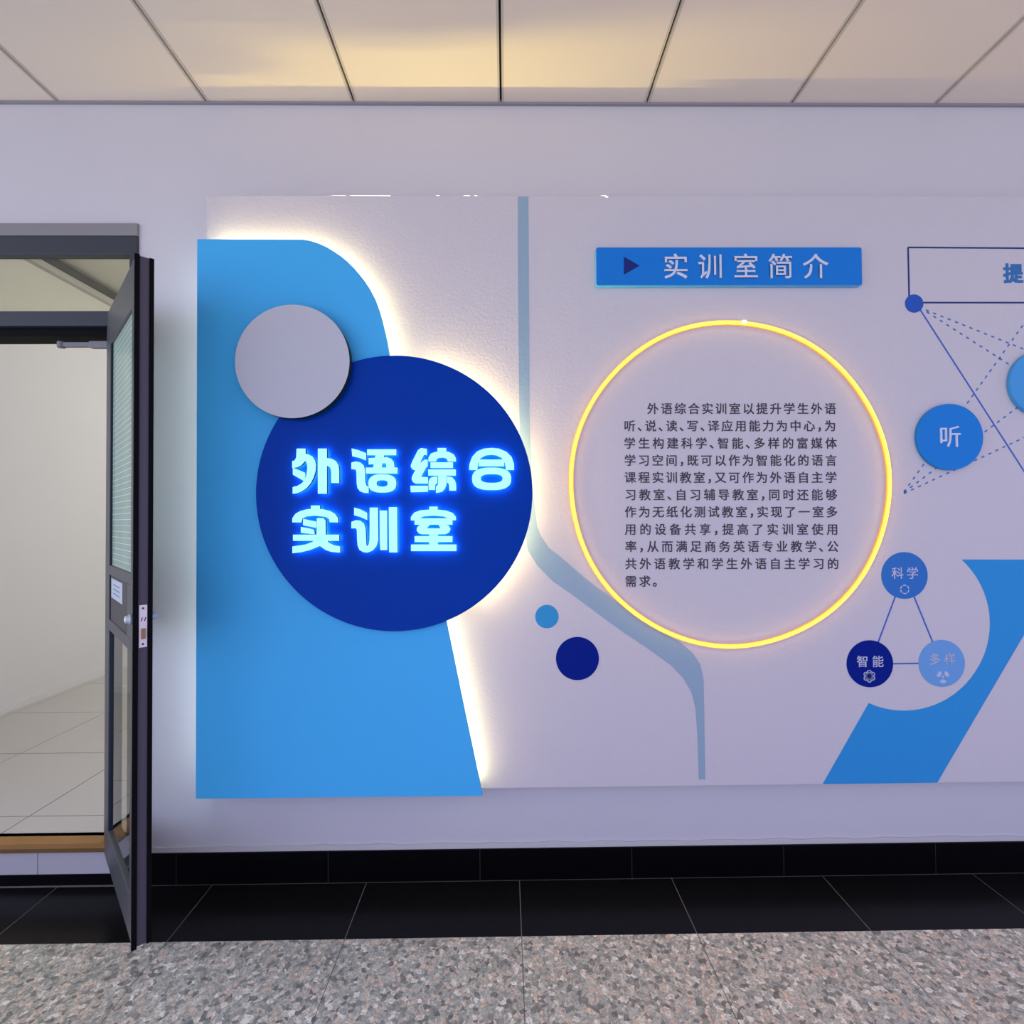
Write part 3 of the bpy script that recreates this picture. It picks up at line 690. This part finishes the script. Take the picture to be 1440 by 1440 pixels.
# ------------------------------------------------------------------ pale disc
YGb, YGf = -0.1655, -0.198
cg = c2(411, 508, YGf); RG = 80.3 * pxm(YGf)
pd = MB().prism(circle_pts(cg, RG, 128), YGb, YGf, 0, 1); pd.mi[1] = 1
pdo = pd.build('round_plaque', [M['pale'], M['pale_edge']], loc=(cg[0], YGb, cg[1] - RG), bevel=0.0012)
tag(pdo, 'blank pale grey disc with a dark rim overlapping the navy disc', 'disc')

# ------------------------------------------------------------------ title bar
YTf = YBd - 0.022
q = P2([(838.2, 347.3), (1211.7, 348.3), (1212, 401.6), (838.2, 401)], YTf)
tbx = thing('title_plaque', (sum(a[0] for a in q) / 4, YBd, q[3][1]), 'blue bar with five white title characters and a navy arrow', 'title bar')
rbv = 0.008; zz0 = (q[2][1] + q[3][1]) / 2; zz1 = (q[0][1] + q[1][1]) / 2; pts = []
for (cx_, cz_, a0) in ((q[1][0] - rbv, zz1 - rbv, 0), (q[0][0] + rbv, zz1 - rbv, 90), (q[0][0] + rbv, zz0 + rbv, 180), (q[1][0] - rbv, zz0 + rbv, 270)):
    for j in range(7):
        a = math.radians(a0 + 15 * j); pts.append((cx_ + rbv * math.cos(a), cz_ + rbv * math.sin(a)))
MB().prism(pts, pr(1) - 0.0004, YTf, 0, 1).build('bar', [M['bar_blue'], M['bar_edge']], tbx, bevel=0.0008)
MB().prism(P2([(877.2, 361), (899.3, 373.6), (877.2, 386.4)], YTf), YTf, YTf - 0.0008).build('arrow', M['tri_navy'], tbx)
for ch, x in zip('实训室简介', (950.4, 999, 1049, 1098, 1147.3)):
    w = c2(x, 374, YTf - 0.004); mb = MB(); put_glyph(mb, ch, w[0], w[1], 37.5 * pxm(YTf), YTf, YTf - 0.004, 0.006); mb.build('character', M['white_raised'], tbx, recalc=False)

# ------------------------------------------------------------------ neon ring round the paragraph
YN = YBd - 0.016
cn = c2(1028.6, 679.6, YN)
rn = 227.2 * pxm(YN)
nr = thing('neon_ring', (cn[0], YBd, cn[1] - rn), 'thin glowing yellow neon ring round the printed paragraph', 'neon ring')
NN = 180
jit = [1 + 0.0022 * math.sin(7 * 2 * math.pi * k / NN + 0.6) for k in range(NN)]
cpts = [(cn[0] + rn * jit[k] * math.cos(2 * math.pi * k / NN), cn[1] + 1.013 * rn * jit[k] * math.sin(2 * math.pi * k / NN)) for k in range(NN)]
MB().strip(cpts, 0.0168, pr(3.3), YN + 0.006, closed=True).build('channel', M['neon_base'], nr)
prof = [(-0.0042, 0.0), (-0.0042, 0.003), (-0.003, 0.0055), (0, 0.0066), (0.003, 0.0055), (0.0042, 0.003), (0.0042, 0.0)]
nm_ = MB(); vs = []; fs = []; K = len(prof)
for k in range(NN):
    a = Vector(cpts[k - 1]); b = Vector(cpts[(k + 1) % NN]); d = (b - a).normalized(); nn = Vector((d.y, -d.x)); c = Vector(cpts[k])
    for u, v in prof: vs.append((c.x + nn.x * u, YN + 0.006 - v, c.y + nn.y * u))
for k in range(NN):
    k2 = (k + 1) % NN
    for j in range(K): fs.append((k * K + j, k * K + (j + 1) % K, k2 * K + (j + 1) % K, k2 * K + j))
nm_.add(vs, fs).build('light_tube', M['neon'], nr, smooth=True)
w = W(1047, 452.5, YN)
MB().box(w.x - 0.008, w.x + 0.008, pr(3.3), YN - 0.002, w.z - 0.007, w.z + 0.007).build('end_clip', M['clip'], nr, bevel=0.002)

# ------------------------------------------------------------------ raised round buttons at the right
YRf = YBd - 0.018
cq = c2(1336.8, 614.4, YRf); RR = 47.2 * pxm(YRf)
rd = thing('round_button', (cq[0], YBd, cq[1] - RR), 'azure raised disc with one white character, right of the neon ring', 'disc')
MB().prism(circle_pts(cq, RR), YBd - 0.0016, YRf).build('disc', M['disc_blue'], rd, bevel=0.001)
w = c2(1336.7, 613.6, YRf - 0.004); mb = MB(); put_glyph(mb, '听', w[0], w[1], 33 * pxm(YRf), YRf, YRf - 0.004, 0.0); mb.build('character', M['white_raised'], rd, recalc=False)
cq = c2(1467, 538.5, YRf)
o_ = MB().prism(circle_pts(cq, RR), YBd - 0.0016, YRf).build('round_button', M['disc_light'], loc=(cq[0], YBd, cq[1] - RR), bevel=0.001)
tag(o_, 'lighter blue raised disc cut off by the right edge of the photo', 'disc')
